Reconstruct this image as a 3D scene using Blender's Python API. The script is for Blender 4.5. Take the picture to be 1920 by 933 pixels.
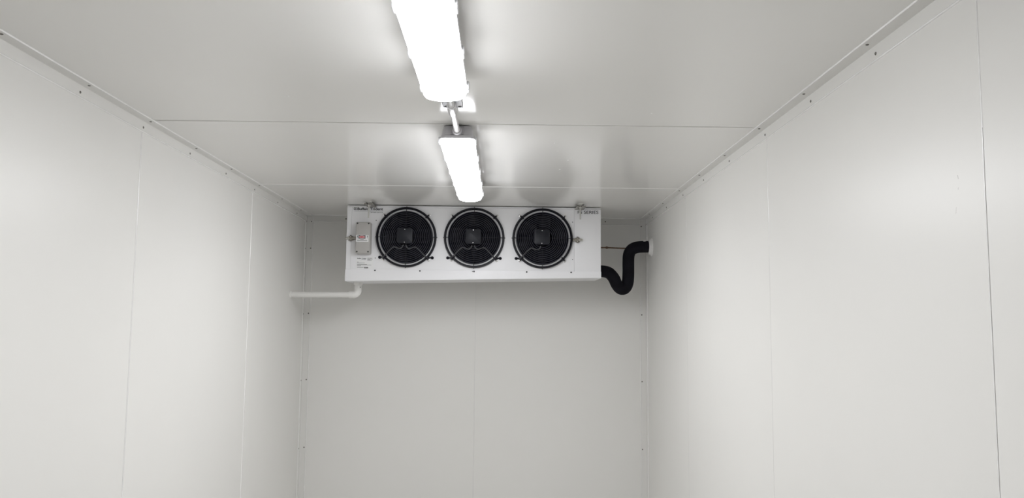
import bpy, bmesh, math
from mathutils import Vector, Matrix

for o in list(bpy.data.objects):
    bpy.data.objects.remove(o)
scene = bpy.context.scene
COL = scene.collection

# ------------------------------------------------------------------ camera
CEIL = 2.4                                    # ceiling height; z values below are given from the ceiling
CAM = Vector((0.162, 0.0, CEIL - 0.6734))
PITCH, YAW, ROLL = 0.09714, 0.01096, 0.00942
F_PX = 1522.07
cam = bpy.data.cameras.new('camera')
cam.sensor_fit = 'HORIZONTAL'
cam.sensor_width = 36.0
cam.lens = F_PX / 1920.0 * 36.0
cam.clip_start = 0.02
cam_o = bpy.data.objects.new('camera', cam)
COL.objects.link(cam_o)
_r = Vector((math.cos(YAW), -math.sin(YAW), 0)); _f0 = Vector((math.sin(YAW), math.cos(YAW), 0)); _z = Vector((0, 0, 1))
_f = math.cos(PITCH) * _f0 + math.sin(PITCH) * _z
_u = -math.sin(PITCH) * _f0 + math.cos(PITCH) * _z
_r2 = math.cos(ROLL) * _r + math.sin(ROLL) * _u
_u2 = -math.sin(ROLL) * _r + math.cos(ROLL) * _u
m = Matrix((_r2, _u2, -_f)).transposed().to_4x4()
m.translation = CAM
cam_o.matrix_world = m
scene.camera = cam_o

# ------------------------------------------------------------------ world, exposure
world = bpy.data.worlds.new('world')
scene.world = world
world.use_nodes = True
world.node_tree.nodes['Background'].inputs[0].default_value = (0.6, 0.62, 0.65, 1)
world.node_tree.nodes['Background'].inputs[1].default_value = 0.3
vs = scene.view_settings
vs.view_transform = 'Standard'
vs.look = 'None'
vs.gamma = 1.0
vs.use_curve_mapping = False
vs.exposure = 0.0
LAMP_STRENGTH = 36.5      # lamp nearer the cooling unit; the nearer one is a little weaker
LAMP_FLANK = 0.21         # share given off by the flanks of the cover
LAMP_COLOR = (0.975, 0.985, 1.02, 1)

# ------------------------------------------------------------------ materials
def mat(name, col, rough=0.5, metal=0.0, spec=0.5, coat=0.0, bump=None, vary=None, rvary=None):
    M = bpy.data.materials.new(name)
    M.use_nodes = True
    nt = M.node_tree
    b = nt.nodes['Principled BSDF']
    b.inputs['Base Color'].default_value = (*col, 1)
    b.inputs['Roughness'].default_value = rough
    b.inputs['Metallic'].default_value = metal
    b.inputs['Specular IOR Level'].default_value = spec
    b.inputs['Coat Weight'].default_value = coat
    tc = nt.nodes.new('ShaderNodeTexCoord')
    if vary:
        sc, amt = vary
        n = nt.nodes.new('ShaderNodeTexNoise')
        n.inputs['Scale'].default_value = sc
        n.inputs['Detail'].default_value = 4
        nt.links.new(tc.outputs['Object'], n.inputs['Vector'])
        r = nt.nodes.new('ShaderNodeValToRGB')
        r.color_ramp.elements[0].position = 0.3
        r.color_ramp.elements[1].position = 0.7
        r.color_ramp.elements[0].color = (*[c * (1 - amt) for c in col], 1)
        r.color_ramp.elements[1].color = (*[min(1, c * (1 + amt * .5)) for c in col], 1)
        nt.links.new(n.outputs['Fac'], r.inputs['Fac'])
        nt.links.new(r.outputs['Color'], b.inputs['Base Color'])
    if rvary:
        sc, amt = rvary
        n = nt.nodes.new('ShaderNodeTexNoise')
        n.inputs['Scale'].default_value = sc
        n.inputs['Detail'].default_value = 3
        nt.links.new(tc.outputs['Object'], n.inputs['Vector'])
        mr = nt.nodes.new('ShaderNodeMapRange')
        mr.inputs['To Min'].default_value = rough - amt
        mr.inputs['To Max'].default_value = rough + amt
        nt.links.new(n.outputs['Fac'], mr.inputs['Value'])
        nt.links.new(mr.outputs['Result'], b.inputs['Roughness'])
    if bump:
        sc, st = bump
        n = nt.nodes.new('ShaderNodeTexNoise')
        n.inputs['Scale'].default_value = sc
        n.inputs['Detail'].default_value = 2
        nt.links.new(tc.outputs['Object'], n.inputs['Vector'])
        bp = nt.nodes.new('ShaderNodeBump')
        bp.inputs['Strength'].default_value = st
        bp.inputs['Distance'].default_value = 0.001
        nt.links.new(n.outputs['Fac'], bp.inputs['Height'])
        nt.links.new(bp.outputs['Normal'], b.inputs['Normal'])
    return M

PANEL = (0.882, 0.872, 0.840)
MT = {
    'panel': mat('painted_panel', PANEL, 0.34, spec=0.28, vary=(1.3, 0.015), rvary=(2.0, 0.03)),
    'ceiling': mat('painted_ceiling_panel', PANEL, 0.145, spec=0.30, vary=(1.3, 0.015), rvary=(2.0, 0.03)),
    'trim': mat('painted_flashing', (0.866, 0.856, 0.825), 0.34, spec=0.3, vary=(3.0, 0.015)),
    'core': mat('panel_core', (0.10, 0.098, 0.09), 0.9, vary=(20, 0.1)),
    'sealant': mat('white_silicone', (0.94, 0.93, 0.91), 0.22, spec=0.8, vary=(30, 0.05)),
    'floor': mat('sealed_concrete', (0.72, 0.71, 0.69), 0.45, vary=(4, 0.08)),
    'rivet': mat('rivet_steel', (0.20, 0.19, 0.17), 0.5, metal=0.5, vary=(200, 0.3)),
    'casing': mat('white_powder_coat', (0.92, 0.92, 0.935), 0.33, vary=(6, 0.012)),
    'black': mat('black_plastic', (0.005, 0.005, 0.010), 0.45, spec=0.25, vary=(40, 0.2)),
    'wire': mat('black_guard_wire', (0.0045, 0.0045, 0.008), 0.40, spec=0.25, vary=(60, 0.2)),
    'ring': mat('guard_ring_wire', (0.036, 0.038, 0.054), 0.35, vary=(60, 0.2)),
    'well': mat('fan_well_black', (0.0035, 0.0037, 0.012), 0.6, spec=0.15, vary=(20, 0.2)),
    'motor': mat('motor_plastic', (0.011, 0.012, 0.018), 0.45, spec=0.35, vary=(60, 0.15)),
    'cable': mat('grey_cable', (0.07, 0.072, 0.078), 0.4, vary=(80, 0.15)),
    'metal': mat('zinc_steel', (0.36, 0.34, 0.30), 0.32, metal=0.9, vary=(120, 0.15)),
    'lever': mat('worn_zinc', (0.55, 0.54, 0.50), 0.38, metal=0.85, vary=(120, 0.15)),
    'chrome': mat('bright_screw', (0.75, 0.75, 0.75), 0.25, metal=1.0, vary=(120, 0.1)),
    'greybox': mat('grey_plastic', (0.50, 0.485, 0.465), 0.45, vary=(25, 0.03)),
    'darkscrew': mat('dark_screw', (0.06, 0.06, 0.06), 0.5, metal=0.4, vary=(120, 0.2)),
    'ink': mat('black_ink', (0.02, 0.02, 0.022), 0.5, vary=(100, 0.1)),
    'greyink': mat('grey_ink', (0.18, 0.18, 0.18), 0.5, vary=(100, 0.1)),
    'red': mat('red_ink', (0.62, 0.03, 0.05), 0.5, vary=(100, 0.1)),
    'sticker': mat('white_sticker', (0.93, 0.93, 0.93), 0.4, vary=(50, 0.02)),
    'pvc': mat('white_pvc', (0.88, 0.87, 0.84), 0.28, vary=(12, 0.02)),
    'nylon': mat('white_nylon', (0.60, 0.59, 0.555), 0.45, vary=(60, 0.04)),
    'foam': mat('black_foam_insulation', (0.0095, 0.0092, 0.0135), 0.8, spec=0.15, bump=(180, 0.25), vary=(25, 0.3)),
    'copper': mat('copper_tube', (0.16, 0.10, 0.065), 0.45, metal=0.6, vary=(60, 0.35)),
    'housing': mat('light_grey_polycarbonate', (0.60, 0.59, 0.61), 0.4, vary=(20, 0.03)),
    'pocket': mat('grey_plate_recess_shade', (0.40, 0.39, 0.41), 0.45, vary=(20, 0.03)),  # recess shade painted on the end pocket; plain grey on the saddle plate
    'clip': mat('clip_grey', (0.70, 0.70, 0.71), 0.35, vary=(40, 0.03)),
    'conduit': mat('pale_grey_conduit', (0.74, 0.73, 0.73), 0.25, vary=(20, 0.03)),
    'scuff': mat('scuff', (0.50, 0.48, 0.44), 0.5, vary=(80, 0.2)),
}
def lit_cover(name, strength):
    M = bpy.data.materials.new(name)
    M.use_nodes = True
    nt = M.node_tree
    b = nt.nodes['Principled BSDF']
    b.inputs['Base Color'].default_value = (0.9, 0.9, 0.9, 1)
    b.inputs['Roughness'].default_value = 0.4
    b.inputs['Emission Color'].default_value = LAMP_COLOR
    # the LED board inside faces down: the underside of the cover gives most of the light, its flanks less
    g_ = nt.nodes.new('ShaderNodeNewGeometry')
    s_ = nt.nodes.new('ShaderNodeSeparateXYZ')
    nt.links.new(g_.outputs['True Normal'], s_.inputs[0])
    mr = nt.nodes.new('ShaderNodeMapRange')
    mr.inputs['From Min'].default_value = -0.95
    mr.inputs['From Max'].default_value = -0.1
    mr.inputs['To Min'].default_value = strength
    mr.inputs['To Max'].default_value = strength * LAMP_FLANK
    nt.links.new(s_.outputs['Z'], mr.inputs['Value'])
    nt.links.new(mr.outputs['Result'], b.inputs['Emission Strength'])
    return M
MT['lit_far'] = lit_cover('lit_cover_far', LAMP_STRENGTH)
MT['lit_near'] = lit_cover('lit_cover_near', LAMP_STRENGTH * 0.82)

# ------------------------------------------------------------------ helpers (all coordinates: x right, y into the room, z measured from the ceiling)
WORLD = {}
def Z(v):
    return Vector((v[0], v[1], v[2] + CEIL))

def link(o, loc, parent=None, rot=None):
    COL.objects.link(o)
    loc = Vector(loc)
    WORLD[o] = loc
    if parent is not None:
        o.parent = parent
        o.location = loc - WORLD[parent]
    else:
        o.location = loc
    if rot:
        o.rotation_euler = rot
    return o

def tag(o, label, cat=None, kind=None, group=None):
    o['label'] = label
    if cat: o['category'] = cat
    if kind: o['kind'] = kind
    if group: o['group'] = group
    return o

def thing(name, loc, label, cat, group=None):
    o = bpy.data.objects.new(name, None)
    o.empty_display_size = 0.05
    link(o, Z(loc))
    return tag(o, label, cat, group=group)

class MB:
    def __init__(self):
        self.bm = bmesh.new()
    def box(self, x0, x1, y0, y1, z0, z1, bevel=0.0, seg=2):
        t = bmesh.new()
        bmesh.ops.create_cube(t, size=1)
        for v in t.verts:
            v.co = Vector(((x0 + x1) / 2 + v.co.x * (x1 - x0), (y0 + y1) / 2 + v.co.y * (y1 - y0), (z0 + z1) / 2 + v.co.z * (z1 - z0)))
        if bevel:
            bmesh.ops.bevel(t, geom=t.edges[:], offset=bevel, segments=seg, affect='EDGES', profile=0.5)
        self.merge(t)
        return self
    def merge(self, t):
        me = bpy.data.meshes.new('tmp')
        t.to_mesh(me); t.free()
        self.bm.from_mesh(me)
        bpy.data.meshes.remove(me)
    def poly(self, verts, faces):
        vs_ = [self.bm.verts.new(v) for v in verts]
        for f in faces:
            self.bm.faces.new([vs_[i] for i in f])
        return self
    def tube(self, pts, r, n=12, closed=False, caps=True):
        pts = [Vector(p) for p in pts]
        N = len(pts)
        rs = r if isinstance(r, (list, tuple)) else [r] * N
        tang = []
        for i in range(N):
            a = pts[(i - 1) % N] if (closed or i > 0) else pts[0]
            b = pts[(i + 1) % N] if (closed or i < N - 1) else pts[-1]
            t = (b - a)
            tang.append(t.normalized() if t.length > 1e-9 else (tang[-1] if tang else Vector((0, 0, 1))))
        ref = Vector((0, 1, 0)) if abs(tang[0].y) < 0.9 else Vector((0, 0, 1))
        nv = (ref - tang[0] * ref.dot(tang[0])).normalized()
        rings = []
        for i in range(N):
            nv = (nv - tang[i] * nv.dot(tang[i])).normalized()
            bv = tang[i].cross(nv)
            rings.append([self.bm.verts.new(pts[i] + (nv * math.cos(2 * math.pi * k / n) + bv * math.sin(2 * math.pi * k / n)) * rs[i]) for k in range(n)])
        for i in range(N if closed else N - 1):
            A, B = rings[i], rings[(i + 1) % N]
            for k in range(n):
                self.bm.faces.new((A[k], A[(k + 1) % n], B[(k + 1) % n], B[k]))
        if caps and not closed:
            self.bm.faces.new(rings[0][::-1])
            self.bm.faces.new(rings[-1])
        return self
    def lathe(self, c, axis, prof, n=32, closed=False):
        """prof: list of (radius, distance along axis)"""
        c = Vector(c); ax = Vector(axis).normalized()
        ref = Vector((0, 0, 1)) if abs(ax.z) < 0.9 else Vector((1, 0, 0))
        a = (ref - ax * ref.dot(ax)).normalized(); b = ax.cross(a)
        rings = []
        for (r, h) in prof:
            if r < 1e-6:
                rings.append([self.bm.verts.new(c + ax * h)])
            else:
                rings.append([self.bm.verts.new(c + ax * h + (a * math.cos(2 * math.pi * k / n) + b * math.sin(2 * math.pi * k / n)) * r) for k in range(n)])
        P = len(rings)
        for i in range(P if closed else P - 1):
            A, B = rings[i], rings[(i + 1) % P]
            for k in range(n):
                k2 = (k + 1) % n
                if len(A) == 1 and len(B) == 1: continue
                if len(A) == 1: self.bm.faces.new((A[0], B[k2], B[k]))
                elif len(B) == 1: self.bm.faces.new((A[k], A[k2], B[0]))
                else: self.bm.faces.new((A[k], A[k2], B[k2], B[k]))
        return self
    def mesh(self, name, material, smooth=True, center=None):
        bm = self.bm
        bmesh.ops.recalc_face_normals(bm, faces=bm.faces[:])
        if center is not None:
            bmesh.ops.translate(bm, verts=bm.verts[:], vec=-Vector(center))
        me = bpy.data.meshes.new(name)
        bm.to_mesh(me); bm.free()
        me.materials.append(MT[material])
        if smooth:
            for p in me.polygons: p.use_smooth = True
            me.set_sharp_from_angle(angle=math.radians(35))
        return me
    def build(self, name, material, parent=None, smooth=True):
        cs = [v.co for v in self.bm.verts]
        c = Vector([(min(v[i] for v in cs) + max(v[i] for v in cs)) / 2 for i in range(3)])
        me = self.mesh(name, material, smooth, c)
        return link(bpy.data.objects.new(name, me), Z(c), parent)

def inst(name, me, loc, parent=None, rot=None):
    return link(bpy.data.objects.new(name, me), Z(loc), parent, rot)

def catmull(P, n=8):
    P = [Vector(p) for p in P]
    out = []
    for i in range(len(P) - 1):
        p0 = P[max(i - 1, 0)]; p1 = P[i]; p2 = P[i + 1]; p3 = P[min(i + 2, len(P) - 1)]
        for k in range(n):
            t = k / n
            out.append(0.5 * ((2 * p1) + (-p0 + p2) * t + (2 * p0 - 5 * p1 + 4 * p2 - p3) * t * t + (-p0 + 3 * p1 - 3 * p2 + p3) * t ** 3))
    out.append(P[-1])
    return out

def lettering(text, x0, x1, y, zb, cap, material, parent, name='lettering', bold=0.0, label=None):
    """flat print: text standing in the plane y facing the camera, baseline zb, cap height cap, fitted to x0..x1"""
    cu = bpy.data.curves.new('text_tmp', 'FONT')
    cu.body = text
    cu.size = 1.0
    cu.offset = bold
    cu.resolution_u = 3
    to = bpy.data.objects.new('text_tmp', cu)
    COL.objects.link(to)
    dg = bpy.context.evaluated_depsgraph_get()
    dg.update()
    me = bpy.data.meshes.new_from_object(to.evaluated_get(dg))
    bpy.data.objects.remove(to)
    bpy.data.curves.remove(cu)
    xs = [v.co.x for v in me.vertices]
    sx = (x1 - x0) / (max(xs) - min(xs))
    sz = cap / 0.73
    mx = min(xs)
    cx = (x0 + x1) / 2
    for v in me.vertices:
        v.co = Vector(((v.co.x - mx) * sx + x0 - cx, 0, v.co.y * sz))
    me.materials.clear()
    me.materials.append(MT[material])
    me.name = name
    o = link(bpy.data.objects.new(name, me), Z((cx, y, zb)), parent)
    if label: o['label'] = label
    return o

# ------------------------------------------------------------------ the room
W2 = 1.0369                     # half width
D = 4.9346                      # back wall
SEAMS = [3.848, 2.648, 1.448, 0.248, -0.952]
FRONT = -2.152
H = CEIL
TH = 0.075                      # panel thickness
GAP = 0.0022
ys = [D] + SEAMS + [FRONT]

def shell(name, box, label, cat):
    o = MB().box(*box).build(name, 'core', smooth=False)
    return tag(o, label, cat, 'structure')

walls = {}
walls['l'] = shell('wall_left', (-W2 - TH - .02, -W2 - TH, FRONT - .1, D + .1, -H, 0.1), 'left cold room wall of tall off-white steel panels, carrying the drain pipe end', 'wall')
walls['r'] = shell('wall_right', (W2 + TH, W2 + TH + .02, FRONT - .1, D + .1, -H, 0.1), 'right cold room wall of tall off-white steel panels, with the black pipe entering it', 'wall')
walls['b'] = shell('wall_back', (-W2 - TH, W2 + TH, D + TH, D + TH + .02, -H, 0.1), 'far end wall of two off-white panels behind the cooling unit', 'wall')
walls['f'] = shell('wall_front', (-W2 - TH, W2 + TH, FRONT - TH - .02, FRONT - TH, -H, 0.1), 'near end wall of off-white panels behind the camera', 'wall')
walls['c'] = shell('ceiling', (-W2 - TH, W2 + TH, FRONT - .1, D + .1, TH + .0, TH + .02), 'off-white glossy panel ceiling with cross seams above the two strip lights', 'ceiling')
fl = MB().box(-W2 - .1, W2 + .1, FRONT - .1, D + .1, -H - .1, -H).build('floor', 'floor', smooth=False)
tag(fl, 'plain grey concrete floor of the cold room', 'floor', 'structure')

g = GAP / 2
for i in range(len(ys) - 1):
    y1, y0 = ys[i] - (g if i else 0), ys[i + 1] + (g if i < len(ys) - 2 else 0)
    MB().box(-W2 - TH, -W2, y0, y1, -H, 0, .0012, 1).build('panel', 'panel', walls['l'], smooth=False)
    MB().box(W2, W2 + TH, y0, y1, -H, 0, .0012, 1).build('panel', 'panel', walls['r'], smooth=False)
    yc1, yc0 = ys[i] - (.004 if i else 0), ys[i + 1] + (.004 if i < len(ys) - 2 else 0)
    MB().box(-W2 - TH, W2 + TH, yc0, yc1, 0, TH, .0012, 1).build('panel', 'ceiling', walls['c'], smooth=False)
MB().box(-W2, -g - .0018, D, D + TH, -H, 0, .0012, 1).build('panel', 'panel', walls['b'], smooth=False)
MB().box(g - .0018, W2, D, D + TH, -H, 0, .0012, 1).build('panel', 'panel', walls['b'], smooth=False)
MB().box(-W2, -g, FRONT - TH, FRONT, -H, 0, .0012, 1).build('panel', 'panel', walls['f'], smooth=False)
MB().box(g, W2, FRONT - TH, FRONT, -H, 0, .0012, 1).build('panel', 'panel', walls['f'], smooth=False)

def bead(p, q, n, w, h, parent, name='sealant_bead'):
    """low triangular-ish bead of silicone from p to q lying on a surface with normal n"""
    p, q, n = Vector(p), Vector(q), Vector(n)
    s = (q - p).cross(n).normalized()
    prof = [(-.5, -.3)] + [(-.5 * math.cos(math.pi * k / 8), math.sin(math.pi * k / 8)) for k in range(9)] + [(.5, -.3)]
    V = [a + s * (u * w) + n * (v * h) for a in (p, q) for u, v in prof]
    k = len(prof)
    F = [(i, (i + 1) % k, k + (i + 1) % k, k + i) for i in range(k)] + [tuple(range(k))[::-1], tuple(range(k, 2 * k))]
    return MB().poly(V, F).build(name, 'sealant', parent)

TL = 0.036                      # flashing leg
for y in SEAMS[:2]:
    bead((-W2, y, -H), (-W2, y, -TL), (1, 0, 0), .0068, .0022, walls['l'])
bead((W2, 3.848, -H), (W2, 3.848, -TL), (-1, 0, 0), .0022, .0005, walls['r'])
bead((W2, 2.648, -.45), (W2, 2.648, -TL), (-1, 0, 0), .0036, .0008, walls['r'])
bead((W2, 2.648, -H), (W2, 2.648, -.45), (-1, 0, 0), .0022, .0002, walls['r'])
bead((W2, 1.4478, -.30), (W2, 1.4478, -TL), (-1, 0, 0), .0052, .0012, walls['r'])
bead((W2, 1.4488, -.95), (W2, 1.4488, -.30), (-1, 0, 0), .0038, .0008, walls['r'])
bead((W2, 1.4486, -H), (W2, 1.4486, -.95), (-1, 0, 0), .0040, .0006, walls['r'])
bead((-.0018, D, -H), (-.0018, D, -TL), (0, -1, 0), .0030, .0005, walls['b'])
bead((-W2 + TL, 3.848, 0), (W2 - TL, 3.848, 0), (0, 0, -1), .010, .0014, walls['c'])

# flashings: L angles with rivets and sealant along both edges
T = .0012
rivet_me = MB().lathe((0, 0, 0), (0, 0, 1), [(.0042, 0), (.0040, .0008), (.0026, .0018), (.0, .0020)], 10).mesh('rivet', 'rivet')
def angle(name, p, q, n1, n2, label, leg=TL, T=.0012):
    """n1, n2: directions of the two legs away from the corner line p-q"""
    p, q, n1, n2 = Vector(p), Vector(q), Vector(n1), Vector(n2)
    V = []
    for a in (p, q):
        for (u, v) in ((0, 0), (leg, 0), (leg, T), (T, T), (T, leg), (0, leg)):
            V.append(a + n1 * u + n2 * v)
    F = [(i, (i + 1) % 6, 6 + (i + 1) % 6, 6 + i) for i in range(6)] + [(0, 1, 2, 3), (0, 3, 4, 5), (9, 8, 7, 6), (11, 10, 9, 6)]
    o = MB().poly(V, F).build(name, 'trim', smooth=False)
    tag(o, label, 'trim', 'structure')
    bead(p + n1 * (leg + .0008), q + n1 * (leg + .0008), n2, .0045, .0038, o)
    bead(p + n2 * (leg + .0008), q + n2 * (leg + .0008), n1, .0058, .0034, o)
    return o
t1 = angle('trim_1', (-W2, FRONT, 0), (-W2, D, 0), (1, 0, 0), (0, 0, -1), 'riveted steel flashing along the left wall and ceiling joint')
t2 = angle('trim_2', (W2, FRONT, 0), (W2, D, 0), (-1, 0, 0), (0, 0, -1), 'riveted steel flashing along the right wall and ceiling joint')
t3 = angle('trim_3', (-W2 + .002, D, 0), (W2 - .002, D, 0), (0, -1, 0), (0, 0, -1), 'riveted steel flashing along the far wall and ceiling joint', T=.0007)
t4 = angle('trim_4', (-W2, D, -H), (-W2, D, -.006), (1, 0, 0), (0, -1, 0), 'upright riveted corner flashing behind the white drain pipe', T=.0018)
t5 = angle('trim_5', (W2, D, -H), (W2, D, -.006), (-1, 0, 0), (0, -1, 0), 'upright riveted corner flashing beside the black insulated pipe', T=.0018)
def rivet(loc, n, parent):
    rot = {(0, 0, -1): (math.pi, 0, 0), (1, 0, 0): (0, math.pi / 2, 0), (-1, 0, 0): (0, -math.pi / 2, 0), (0, -1, 0): (math.pi / 2, 0, 0)}[n]
    inst('rivet', rivet_me, Vector(loc) + Vector(n) * .0015, parent, rot)
for k in range(-1, 9):
    yl = 1.846 + .4045 * k
    if yl < 4.7:
        rivet((-W2, yl, -.0228), (1, 0, 0), t1)
        rivet((-W2 + .0225, yl + .006, 0), (0, 0, -1), t1)
        rivet((W2, yl + (.004 if k < 3 else .03), -.0215), (-1, 0, 0), t2)
        rivet((W2 - .0225, yl + (.0 if k < 3 else .02), 0), (0, 0, -1), t2)
for z in (-.037, -.2006, -.5957, -.9911, -1.3897, -1.79, -2.19):
    rivet((-W2 + .027, D, z), (0, -1, 0), t4)
    rivet((-W2, D - .026, z - .004), (1, 0, 0), t4)
for z in (-.046, -.5861, -.9864, -1.3867, -1.79, -2.19):
    rivet((W2 - .0295, D, z), (0, -1, 0), t5)
for x in (-.80, -.40, 0, .40, .787):
    rivet((x, D, -.0185), (0, -1, 0), t3)

# small scuff on the right wall, specks on the ceiling
sc = MB()
for (y, z, dy, dz, w) in ((1.532, -.380, .002, .008, .0006), (1.534, -.400, -.001, .004, .0005), (1.545, -.445, -.002, .012, .0004)):
    sc.poly([(W2 - .0002, y - w, z), (W2 - .0002, y + w, z), (W2 - .0002, y + dy + w, z + dz), (W2 - .0002, y + dy - w, z + dz)], [(0, 1, 2, 3)])
sc.build('scuff_mark', 'scuff', walls['r'])
fleck_me = MB().lathe((0, 0, 0), (0, 0, -1), [(.0035, -.0002), (.003, .001), (0, .0018)], 8).mesh('paint_fleck', 'sealant')
for (x, y) in ((.346, 2.91), (.367, 3.043), (.419, 3.208), (.430, 3.17), (-.476, 2.343), (.6226, 2.483), (.40, 3.40)):
    inst('paint_fleck', fleck_me, (x, y, 0), walls['c'])

# ------------------------------------------------------------------ ceiling lights
LX = 0.005
def rrect(hw, y0, y1, rc, z, n=6):
    """rounded rectangle outline in the plane z"""
    out = []
    for (cx, cy, a0) in ((hw - rc, y1 - rc, 0), (-hw + rc, y1 - rc, 90), (-hw + rc, y0 + rc, 180), (hw - rc, y0 + rc, 270)):
        for k in range(n + 1):
            a = math.radians(a0 + 90 * k / n)
            out.append((LX + cx + rc * math.cos(a), cy + rc * math.sin(a), z))
    return out
def loft(mb, loops, cap0=True, cap1=True):
    R = [[mb.bm.verts.new(v) for v in L] for L in loops]
    n = len(R[0])
    for A, B in zip(R, R[1:]):
        for k in range(n):
            mb.bm.faces.new((A[k], A[(k + 1) % n], B[(k + 1) % n], B[k]))
    if cap0: mb.bm.faces.new(R[0][::-1])
    if cap1: mb.bm.faces.new(R[-1])
    return mb
def strip_light(y0, y1, label, gland_y, lit):
    t = thing('ceiling_light', (LX, (y0 + y1) / 2, 0), label, 'light', 'strip lights on the ceiling')
    ym = (y0 + y1) / 2
    hs = MB()
    loft(hs, [rrect(.046, y0 + .014, y1 - .014, .016, -.004), rrect(.050, y0 + .010, y1 - .010, .017, -.014),
              rrect(.053, y0 + .006, y1 - .006, .018, -.036), rrect(.0585, y0, y1, .020, -.039), rrect(.0585, y0, y1, .020, -.048)])
    hs.build('housing', 'housing', t)
    df = MB()
    loft(df, [rrect(.0575, y0 + .002, y1 - .002, .020, -.0482), rrect(.0575, y0 + .003, y1 - .003, .022, -.056), rrect(.0545, y0 + .012, y1 - .012, .028, -.070),
              rrect(.048, y0 + .026, y1 - .026, .034, -.081), rrect(.037, y0 + .045, y1 - .045, .034, -.088), rrect(.020, y0 + .07, y1 - .07, .0199, -.0905)])
    df.build('diffuser', lit, t)
    # clips along both edges
    cl = MB().box(-.0035, .0035, -.016, .016, -.022, 0, .002, 2).mesh('clip', 'clip')
    n = 5
    for s in (-1, 1):
        for k in range(n):
            inst('clip', cl, (LX + s * .0605, y0 + .045 + (y1 - y0 - .09) * k / (n - 1), -.037), t)
    # end pocket, recess shade put into its darker grey, and a cable gland
    s = -1 if gland_y == y0 else 1
    ge = gland_y - s * .006
    MB().box(LX - .022, LX + .022, min(ge, ge + s * .004), max(ge, ge + s * .004), -.036, -.008, .0015, 1).build('end_pocket', 'pocket', t)
    MB().lathe((LX, ge, -.024), (0, s, 0), [(0, 0), (.016, .0), (.016, .012), (.0135, .018), (.0105, .018), (0, .018)], 20).build('cable_gland', 'housing', t)
    return t
L2 = strip_light(2.645, 3.80, 'lit white strip light nearer the cooling unit, its whole length in view', 2.645, 'lit_far')
L1 = strip_light(0.955, 2.115, 'large lit white strip light nearest the camera, cut by the top edge', 2.115, 'lit_near')

cd = thing('conduit', (LX, 2.40, -.024), 'short pale grey conduit joining the two strip lights end to end', 'conduit')
MB().tube(catmull([(LX, 2.128, -.024), (LX, 2.25, -.024), (LX, 2.38, -.024), (LX, 2.50, -.024), (LX, 2.630, -.024)], 4), .0098, 16).build('pipe', 'conduit', cd)
MB().lathe((LX, 2.335, -.024), (0, 1, 0), [(.0100, 0), (.0138, 0), (.0140, .07), (.0125, .085), (.0100, .09)], 24).build('coupling', 'conduit', cd)
bp = MB().box(LX - .031, LX + .031, 2.32, 2.43, -.006, 0, .0015, 1).build('saddle_plate', 'pocket', cd)
ss = MB().lathe((0, 0, 0), (0, 0, -1), [(.0052, 0), (.005, .0016), (.003, .0022), (0, .0022)], 12).mesh('screw', 'darkscrew')
for s in (-1, 1):
    inst('screw', ss, (LX + s * .0215, 2.413, -.006), bp)

# ------------------------------------------------------------------ the cooling unit
FY, BY = 4.470, 4.770           # front and rear faces
UL, UR = -.7045, .7035
U = thing('evaporator_unit', (0, (FY + BY) / 2, -.42), 'white ceiling-hung cooling unit with three black fans in a row', 'cooling unit')
# casing carcass: back, top, sides (open at the front for the fan wells)
MB().box(UL + .004, UR - .004, BY - .002, BY, -.355, -.003).box(UL + .004, UR - .004, FY + .004, BY, -.006, -.003) \
    .box(UL + .003, UL + .0045, FY + .002, BY, -.358, -.003).box(UR - .0045, UR - .003, FY + .002, BY, -.358, -.003).build('casing', 'casing', U, smooth=False)
FANS = [(-.3735, -.1790), (.0015, -.1785), (.3790, -.1780)]
HR = .1495
PX0, PX1, PZ0, PZ1 = -.677, .5550, -.3586, -.0122
# front panel with three round openings
fp = MB()
bx = [PX0, -.186, .190, PX1]
for (c, xa, xb) in zip(FANS, bx, bx[1:]):
    def edge(a):
        dx, dz = math.cos(a), math.sin(a)
        t = min(((xb if dx > 0 else xa) - c[0]) / dx if abs(dx) > 1e-9 else 1e9, ((PZ1 if dz > 0 else PZ0) - c[1]) / dz if abs(dz) > 1e-9 else 1e9)
        return (c[0] + dx * t, c[1] + dz * t)
    an = [2 * math.pi * k / 72 for k in range(72)] + [math.atan2(z - c[1], x - c[0]) % (2 * math.pi) for x in (xa, xb) for z in (PZ0, PZ1)]
    an.sort()
    n = len(an)
    inner = [fp.bm.verts.new((c[0] + HR * math.cos(a), FY, c[1] + HR * math.sin(a))) for a in an]
    lip = [fp.bm.verts.new((c[0] + (HR - .004) * math.cos(a), FY + .006, c[1] + (HR - .004) * math.sin(a))) for a in an]
    outer = [fp.bm.verts.new((edge(a)[0], FY, edge(a)[1])) for a in an]
    back = [fp.bm.verts.new((edge(a)[0], FY + .006, edge(a)[1])) for a in an]
    for k in range(n):
        k2 = (k + 1) % n
        fp.bm.faces.new((inner[k], inner[k2], outer[k2], outer[k]))
        fp.bm.faces.new((inner[k], lip[k], lip[k2], inner[k2]))
        fp.bm.faces.new((outer[k], outer[k2], back[k2], back[k]))
front = fp.build('front_panel', 'casing', U)
# top rail, end covers
MB().box(UL, UR, FY - .0005, FY + .020, -.0118, -.004, .0025, 2).build('top_rail', 'casing', U)
MB().box(UL, PX0 - .0005, FY - .0005, FY + .06, -.3586, -.0121, .0025, 2).build('end_cover', 'casing', U)
ecr = MB().box(PX1 + .0005, UR, FY - .001, FY + .06, -.3640, -.0125, .0025, 2).build('end_cover', 'casing', U)
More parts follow.
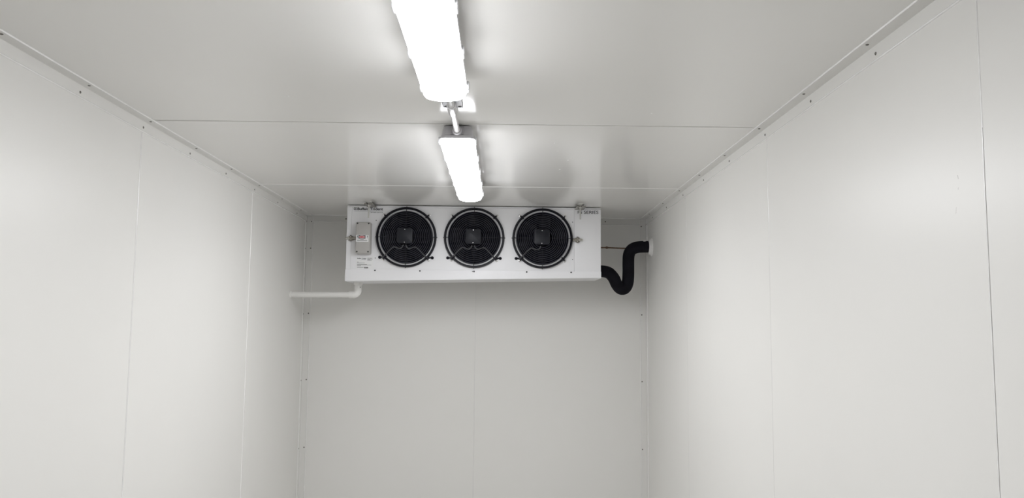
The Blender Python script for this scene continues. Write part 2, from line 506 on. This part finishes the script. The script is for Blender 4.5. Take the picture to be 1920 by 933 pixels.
# drain tray: its front lip is deeper on the left (falls to the drain)
tr = MB()
def tray_bot(x): return -.4257 + (x + .7023) / 1.4036 * .0318
V = []
for (x, top) in ((UL - .001, -.3590), (UR + .001, -.3590)):
    zb = tray_bot(x)
    V += [(x, FY - .003, top), (x, FY - .004, zb + .0025), (x, FY - .001, zb), (x, BY, zb + .002), (x, BY, top), (x, FY + .012, top)]
tr.poly(V, [(i, (i + 1) % 6, 6 + (i + 1) % 6, 6 + i) for i in range(6)] + [(5, 4, 3, 2, 1, 0), (6, 7, 8, 9, 10, 11)])
tray = tr.build('drain_tray', 'casing', U, smooth=False)
scr = MB().lathe((0, 0, 0), (0, -1, 0), [(.0046, 0), (.0044, .0014), (.0028, .0024), (0, .0026)], 12).mesh('screw', 'darkscrew')
scr_s = MB().lathe((0, 0, 0), (0, -1, 0), [(.0026, 0), (.0025, .0008), (0, .0014)], 10).mesh('screw', 'darkscrew')
for x in (-.5425, -.2951, .0028, .2932, .5385):
    inst('screw', scr, (x, FY - .003, -.3645), tray)
inst('screw', scr_s, (-.0060, FY - .003, -.3645), tray)
for (x, z) in ((-.543, -.0868), (-.543, -.2958), (.5463, -.0846), (.5468, -.2923)):
    inst('screw', scr_s, (x, FY, z), front)

# ---- fans
RG = .167
well_me = MB().lathe((0, 0, 0), (0, 1, 0), [(HR - .0042, .006), (HR - .010, .02), (HR - .010, .13), (0, .13)], 64).mesh('fan', 'well')
band_me = MB().lathe((0, 0, 0), (0, -1, 0), [(RG - .012, .002), (RG, .002), (RG, .014), (RG - .002, .0175), (RG - .009, .0175), (RG - .012, .014)], 72, closed=True).mesh('outer_ring', 'wire')
def ring_pts(r, y, n=64):
    return [(r * math.cos(2 * math.pi * k / n), y, r * math.sin(2 * math.pi * k / n)) for k in range(n)]
RINGS = [.0540 + .0098 * k for k in range(10)]
def dome(r): return -.040 + .024 * (r / .16) ** 3
ring_mes = [MB().tube(ring_pts(r, dome(r)), .0018, 6, closed=True).mesh('guard_ring', 'ring') for r in RINGS]
def spoke_mesh(a, r0, r1, rad):
    pts = [(r * math.cos(a), dome(r) + .002, r * math.sin(a)) for r in [r0 + (r1 - r0) * k / 8 for k in range(9)]]
    return MB().tube(pts, rad, 6).mesh('spoke', 'wire')
spokes = [spoke_mesh(math.radians(a), .03, .171, .0019) for a in (0, 90, 180, 270)]
def rounded_plate(hx, hz, rc, y0, y1, n=6):
    loops = []
    for (y, ins) in ((y1, 0), (y0 + .003, 0), (y0 + .001, .001), (y0, .003)):
        L = []
        for (sx, sz, a0) in ((1, 1, 0), (-1, 1, 90), (-1, -1, 180), (1, -1, 270)):
            for k in range(n + 1):
                a = math.radians(a0 + 90 * k / n)
                L.append((sx * (hx - rc) + (rc - ins) * math.cos(a), y, sz * (hz - rc) + (rc - ins) * math.sin(a)))
        loops.append(L)
    return loft(MB(), loops)
motor_me = rounded_plate(.0435, .0425, .012, -.052, -.034).mesh('motor_cover', 'motor')
mscr_me = MB().lathe((0, 0, 0), (0, -1, 0), [(.0025, 0), (.0023, .0012), (0, .0016)], 10).mesh('screw', 'chrome')
hub_me = MB().lathe((0, .06, 0), (0, -1, 0), [(0, -.03), (.05, -.03), (.05, .03), (.046, .036), (0, .036)], 32).mesh('hub', 'black')
blade = MB()
NB = 6
vv = []
for i in range(6):
    r = .046 + (.136 - .046) * i / 5
    for j in range(5):
        s = j / 4 - .5
        a = s * (.85 - .25 * i / 5) + .25 * (i / 5) ** 1.5
        vv.append((r * math.cos(a), .062 + s * .045, r * math.sin(a)))
nv = len(vv)
vv += [(x, y + .003, z) for x, y, z in vv]
ff = []
for i in range(5):
    for j in range(4):
        q = (i * 5 + j, i * 5 + j + 1, i * 5 + j + 6, i * 5 + j + 5)
        ff += [q, tuple(k + nv for k in q[::-1])]
rim = [j for j in range(5)] + [i * 5 + 4 for i in range(1, 6)] + [25 + j for j in (3, 2, 1, 0)] + [i * 5 for i in (4, 3, 2, 1)]
ff += [(rim[k], rim[(k + 1) % len(rim)], rim[(k + 1) % len(rim)] + nv, rim[k] + nv) for k in range(len(rim))]
blade_me = blade.poly(vv, ff).mesh('blade', 'black')
def clip_mesh(a):
    ca, sa = math.cos(a), math.sin(a)
    pts = [(r * ca, y, r * sa) for r, y in ((.150, -.019), (.160, -.0215), (.168, -.0215), (.1715, -.012), (.174, -.003))]
    return MB().tube(pts, .0042, 8).mesh('mounting_clip', 'black')
clips = [clip_mesh(math.radians(a)) for a in (45, 135, 225, 315)]
lug_me = MB().lathe((0, 0, 0), (0, -1, 0), [(.0030, .0), (.0080, .0), (.0080, .0022), (.004, .0035), (.004, .007), (0, .0075)], 16).mesh('washer', 'chrome')
def cable_mesh(s):
    P = [(s * .007, -.046, -.046), (s * .010, -.047, -.054), (s * .018, -.046, -.064), (s * .030, -.045, -.066), (s * .043, -.043, -.061), (s * .058, -.040, -.057), (s * .070, -.038, -.064),
         (s * .085, -.035, -.078), (s * .101, -.030, -.095), (s * .117, -.024, -.110), (s * .124, -.016, -.1135)]
    return MB().tube(catmull(P, 4), .0033, 8).mesh('cable', 'cable')
cables = {s: cable_mesh(s) for s in (-1, 1)}
def grommet_mesh(s):
    mb = MB().tube([(s * .118, -.015, -.1135), (s * .132, -.009, -.1125), (s * .144, -.005, -.1125)], .0036, 8)
    mb.lathe((s * .145, 0, -.1125), (0, -1, 0), [(.0085, .0), (.0085, .003), (.0065, .009), (.003, .012), (0, .0125)], 16)
    return mb.mesh('grommet', 'black')
groms = {s: grommet_mesh(s) for s in (-1, 1)}
FAN_LABEL = ['leftmost fan, next to the grey electrical box', 'middle fan of the three', 'rightmost fan, with a single cable']
for i, (fx, fz) in enumerate(FANS):
    c = (fx, FY, fz)
    fan = inst('fan', well_me, c, U)
    fan['label'] = FAN_LABEL[i]
    inst('outer_ring', band_me, c, fan)
    for me in ring_mes: inst('guard_ring', me, c, fan)
    for me in spokes: inst('spoke', me, c, fan)
    inst('motor_cover', motor_me, (fx - .004, FY, fz + .0035), fan)
    inst('screw', mscr_me, (fx - .004, FY - .052, fz + .038), fan)
    inst('screw', mscr_me, (fx - .005, FY - .052, fz - .032), fan)
    inst('hub', hub_me, c, fan)
    for k in range(NB):
        inst('blade', blade_me, c, fan, (0, 2 * math.pi * k / NB + .4 * i, 0))
    for k, me in enumerate(clips):
        inst('mounting_clip', me, c, fan)
        a = math.radians(45 + 90 * k)
        inst('washer', lug_me, (fx + .1765 * math.cos(a), FY, fz + .1765 * math.sin(a)), fan)
    for s in ((-1, 1) if i < 2 else (-1,)):
        inst('cable', cables[s], (fx - .004, FY, fz - .0005), fan)
        inst('grommet', groms[s], c, fan)

# ---- electrical box with its warning label
BX0, BX1, BZ0, BZ1, BF = -.6450, -.5640, -.2760, -.1035, FY - .055
eb = MB().box(BX0, BX1, BF + .018, FY, BZ0 - .0005, BZ1 + .0005, .006, 3).build('electrical_box', 'greybox', U)
MB().box(BX0 + .0005, BX1 - .0005, BF, BF + .0172, BZ0, BZ1, .006, 3).build('lid', 'greybox', eb)
for x in (BX0 + .0095, BX1 - .0105):
    for z in (BZ0 + .010, BZ1 - .008):
        inst('screw', scr, (x, BF + .0004, z), eb)
sx0, sx1, sz0, sz1 = BX0 + .0035, BX1 - .0095, -.2120, -.1755
MB().box(sx0, sx1, BF - .0004, BF + .0005, sz0, sz1).build('warning_label', 'sticker', eb, smooth=False)
pr = MB().box(-.6290, -.5900, BF - .0007, BF - .0003, -.1945, -.1772)
for k, (zz, xa, xb) in enumerate(((-.1985, -.618, -.600), (-.2030, -.636, -.579), (-.2065, -.635, -.581))):
    pr.box(xa, xb, BF - .0007, BF - .0003, zz - .0009, zz + .0007)
for x in (sx0 + .0075, sx1 - .0065):
    pr.box(x - .0016, x + .0016, BF - .0007, BF - .0003, -.187, -.1782).box(x - .0016, x + .0016, BF - .0007, BF - .0003, -.1925, -.1895)
pr.build('label_print', 'ink', eb, smooth=False)
def disc(cx, cz, rx, rz, y, mname, name, parent):
    n = 28
    vs_ = [(cx + rx * math.cos(2 * math.pi * k / n), y, cz + rz * math.sin(2 * math.pi * k / n)) for k in range(n)]
    vb = [(x, y + .0003, z) for x, _, z in vs_]
    return MB().poly(vs_ + vb, [tuple(range(n))] + [(k, (k + 1) % n, n + (k + 1) % n, n + k) for k in range(n)]).build(name, mname, parent, smooth=False)
disc(-.6095, -.1858, .0178, .0070, BF - .0010, 'sticker', 'label_oval', eb)
disc(-.6095, -.1858, .0166, .0060, BF - .0013, 'red', 'label_oval', eb)
lettering('DANGER', -.6225, -.5965, BF - .0016, -.1884, .0052, 'sticker', eb, bold=.01)

# ---- maker's lettering and type plate
TY = FY - .0012
lg = MB()
lx0, lx1, lz0, lz1 = -.6676, -.6530, -.0292, -.0156
for (a, w) in ((0, .0022),):
    lg.box(lx0, lx1, TY, TY + .0004, lz1 - w, lz1).box(lx0, lx1, TY, TY + .0004, lz0, lz0 + w).box(lx0, lx0 + w, TY, TY + .0004, lz0 + w, lz1 - w).box(lx1 - w, lx1, TY, TY + .0004, lz0 + w, lz1 - w)
lcx, lcz = (lx0 + lx1) / 2, (lz0 + lz1) / 2
lg.box(lcx - .0030, lcx + .0030, TY, TY + .0004, lcz + .0008, lcz + .0026).box(lcx - .0030, lcx + .0030, TY, TY + .0004, lcz - .0026, lcz - .0008)
lg.box(lcx - .0008, lcx + .0008, TY, TY + .0004, lcz - .0008, lcz + .0008)
lg.build('emblem', 'ink', U, smooth=False)
lettering('Buffalo Trident', -.6480, -.5067, TY, -.0293, .0138, 'ink', U, bold=.028, label='bold black maker lettering, top left')
MB().box(-.6676, -.5057, TY, TY + .0004, -.0360, -.0352).build('underline', 'greyink', U, smooth=False)
lettering('BITZER GROUP', -.5735, -.5063, TY, -.0452, .0048, 'greyink', U, bold=.01, label='small grey group lettering under the line')
lettering('FS SERIES', .5746, .6896, TY - .0008, -.0366, .0176, 'ink', U, bold=.008, label='thin black series lettering, top right')
MB().box(-.6470, -.5545, FY - .0008, FY + .0003, -.3545, -.2920).build('type_plate', 'sticker', U, smooth=False)
lettering('Buffalo Trident', -.6416, -.5920, TY, -.3012, .0046, 'ink', U, bold=.03)
pp = MB()
for (xa, xb, z) in ((-.618, -.594, -.3055), (-.586, -.561, -.2975), (-.586, -.557, -.3013), (-.586, -.570, -.3050), (-.586, -.562, -.3088),
                    (-.642, -.634, -.3190), (-.642, -.600, -.3235), (-.642, -.588, -.3315), (-.642, -.564, -.3345), (-.642, -.620, -.3390), (-.6415, -.6055, -.3475)):
    pp.box(xa, xb, TY, TY + .0003, z - .0008, z + .0006)
pp.box(-.6415, -.6055, TY, TY + .0003, -.3490, -.3468)
xk = -.6014
for wk in (.004, .0015, .003, .002, .003, .0015):
    pp.box(xk, xk + wk, TY, TY + .0003, -.3530, -.3455)
    xk += wk + .0011
pp.build('type_print', 'ink', U, smooth=False)

# ---- toggle latches and hanging brackets (parts of the unit)
def latch(x, z, s):
    """toggle catch: base plate, cross barrel, draw hook and lever"""
    l = MB().box(x - .013, x + .013, FY - .004, FY - .001, z - .013, z + .013, .002, 1)
    l.tube([(x - s * .026, FY - .010, z + .001), (x + s * .010, FY - .012, z)], .0068, 12)
    l.tube([(x - s * .001, FY - .010, z - .017), (x - s * .001, FY - .010, z + .017)], .0052, 12)
    l.tube([(x - s * .012, FY - .009, z - .011), (x - s * .012, FY - .009, z + .011)], .0045, 12)
    l.tube([(x - s * .025, FY - .007, z - .009), (x - s * .025, FY - .007, z + .009)], .0036, 10)
    l.build('latch', 'metal', U)
    MB().tube([(x + s * .006, FY - .013, z), (x + s * .014, FY - .015, z), (x + s * .026, FY - .015, z)], [.0082, .0070, .0062], 12).build('latch_lever', 'lever', U)
    for d in (-1, 1):
        inst('latch_screw', scr_s, (x - s * .001, FY - .0152, z + d * .0145), U)
latch(-.680, -.1885, -1)
latch(.5735, -.1845, 1)
for s in (-.5690, .5795):
    MB().box(s - .022, s - .0055, 4.345, 4.40, -.0150, -.0115).box(s + .0055, s + .028, 4.345, 4.40, -.0150, -.0115).box(s - .022, s + .028, 4.40, FY + .004, -.0150, -.0115).build('hanging_bracket', 'metal', U, smooth=False)

# ------------------------------------------------------------------ hanging bolts
for (x, zt, lab) in ((-.5690, -.0860, 'thin white nylon hanging bolt in front of the bold maker lettering'), (.5795, -.0820, 'thin white nylon hanging bolt in front of the thin series lettering')):
    h = thing('hanging_bolt', (x, 4.37, 0), lab, 'bolt', 'bolts holding the cooling unit')
    MB().lathe((x, 4.37, 0), (0, 0, -1), [(0, .002)] + [(.0043 if k % 2 else .0035, .002 + (-zt - .002) * k / 40) for k in range(41)] + [(0, -zt)], 12).build('rod', 'nylon', h)
    MB().lathe((x, 4.37, 0), (0, 0, -1), [(0, 0), (.019, 0), (.018, .004), (.010, .0085), (0, .0085)], 24).build('washer', 'nylon', h)
    MB().lathe((x, 4.37, -.0155), (0, 0, -1), [(.0040, 0), (.0085, 0), (.0085, .007), (.0040, .007)], 6).build('nut', 'nylon', h)

# ------------------------------------------------------------------ drain pipe
DY = 4.60
dp = thing('drain_pipe', (-.85, DY, -.494), 'white plastic drain pipe from the cooling unit to the left wall', 'pipe')
zt = tray_bot(-.656)
MB().lathe((-.656, DY, zt), (0, 0, -1), [(0, -.002), (.0255, -.002), (.0255, .012), (.0215, .016), (0, .016)], 24).build('outlet_collar', 'pvc', dp)
ep = [(-.656, DY, zt - .014), (-.656, DY, -.462)] + [(-.680 + .024 * math.cos(a), DY, -.470 - .024 * math.sin(a)) for a in [math.radians(90 * k / 8) for k in range(9)]] + [(-.705, DY, -.494)]
MB().tube(ep, .0198, 20).build('elbow', 'pvc', dp)
MB().tube([(-.700, DY, -.4942), (-W2 + .001, DY, -.4965)], .0163, 20).build('pipe', 'pvc', dp)
MB().lathe((-W2, DY, -.4965), (1, 0, 0), [(0, 0), (.0215, 0), (.0205, .006), (.0163, .009), (0, .009)], 24).build('wall_collar', 'pvc', dp)
inst('screw', scr_s, (-.6405, DY - .016, -.452), dp)

# ------------------------------------------------------------------ insulated suction pipe, copper line
ip = thing('insulated_pipe', (.9, 4.74, -.30), 'thick black foam-covered pipe bent in an S from the unit to the right wall', 'pipe')
P = [(UR + .0012, 4.70, -.3400), (.745, 4.70, -.3405), (.778, 4.70, -.349), (.806, 4.705, -.378), (.822, 4.71, -.410), (.840, 4.715, -.434), (.861, 4.72, -.441), (.881, 4.725, -.428), (.8925, 4.73, -.395), (.8965, 4.735, -.345),
     (.8975, 4.74, -.285), (.901, 4.745, -.240), (.914, 4.748, -.212), (.938, 4.75, -.196), (.970, 4.752, -.190), (1.024, 4.755, -.1885)]
MB().tube(catmull(P, 5), .0345, 24).build('foam_sleeve', 'foam', ip)
# torn edge of the sleeve end
MB().tube([(.985, 4.735, -.1575), (.993, 4.733, -.1560), (1.001, 4.735, -.1572)], [.002, .004, .0015], 8).build('tear', 'pvc', ip)
MB().lathe((W2, 4.757, -.1895), (-1, 0, 0), [(.033, 0), (.0555, 0), (.0545, .004), (.047, .009), (.042, .018), (.0362, .020), (.033, .02)], 36).build('wall_collar', 'sealant', ip)
cp = thing('copper_pipe', (.78, 4.76, -.197), 'thin brown copper tube between the unit and the black pipe', 'pipe')
MB().tube([(UR - .006, 4.752, -.1965), (.772, 4.752, -.1965), (.895, 4.752, -.2000)], .0042, 12).build('tube', 'copper', cp)
MB().lathe((.765, 4.752, -.1965), (1, 0, 0), [(.0042, 0), (.0068, .003), (.0072, .009), (.0042, .017)], 14).build('braze_joint', 'copper', cp)
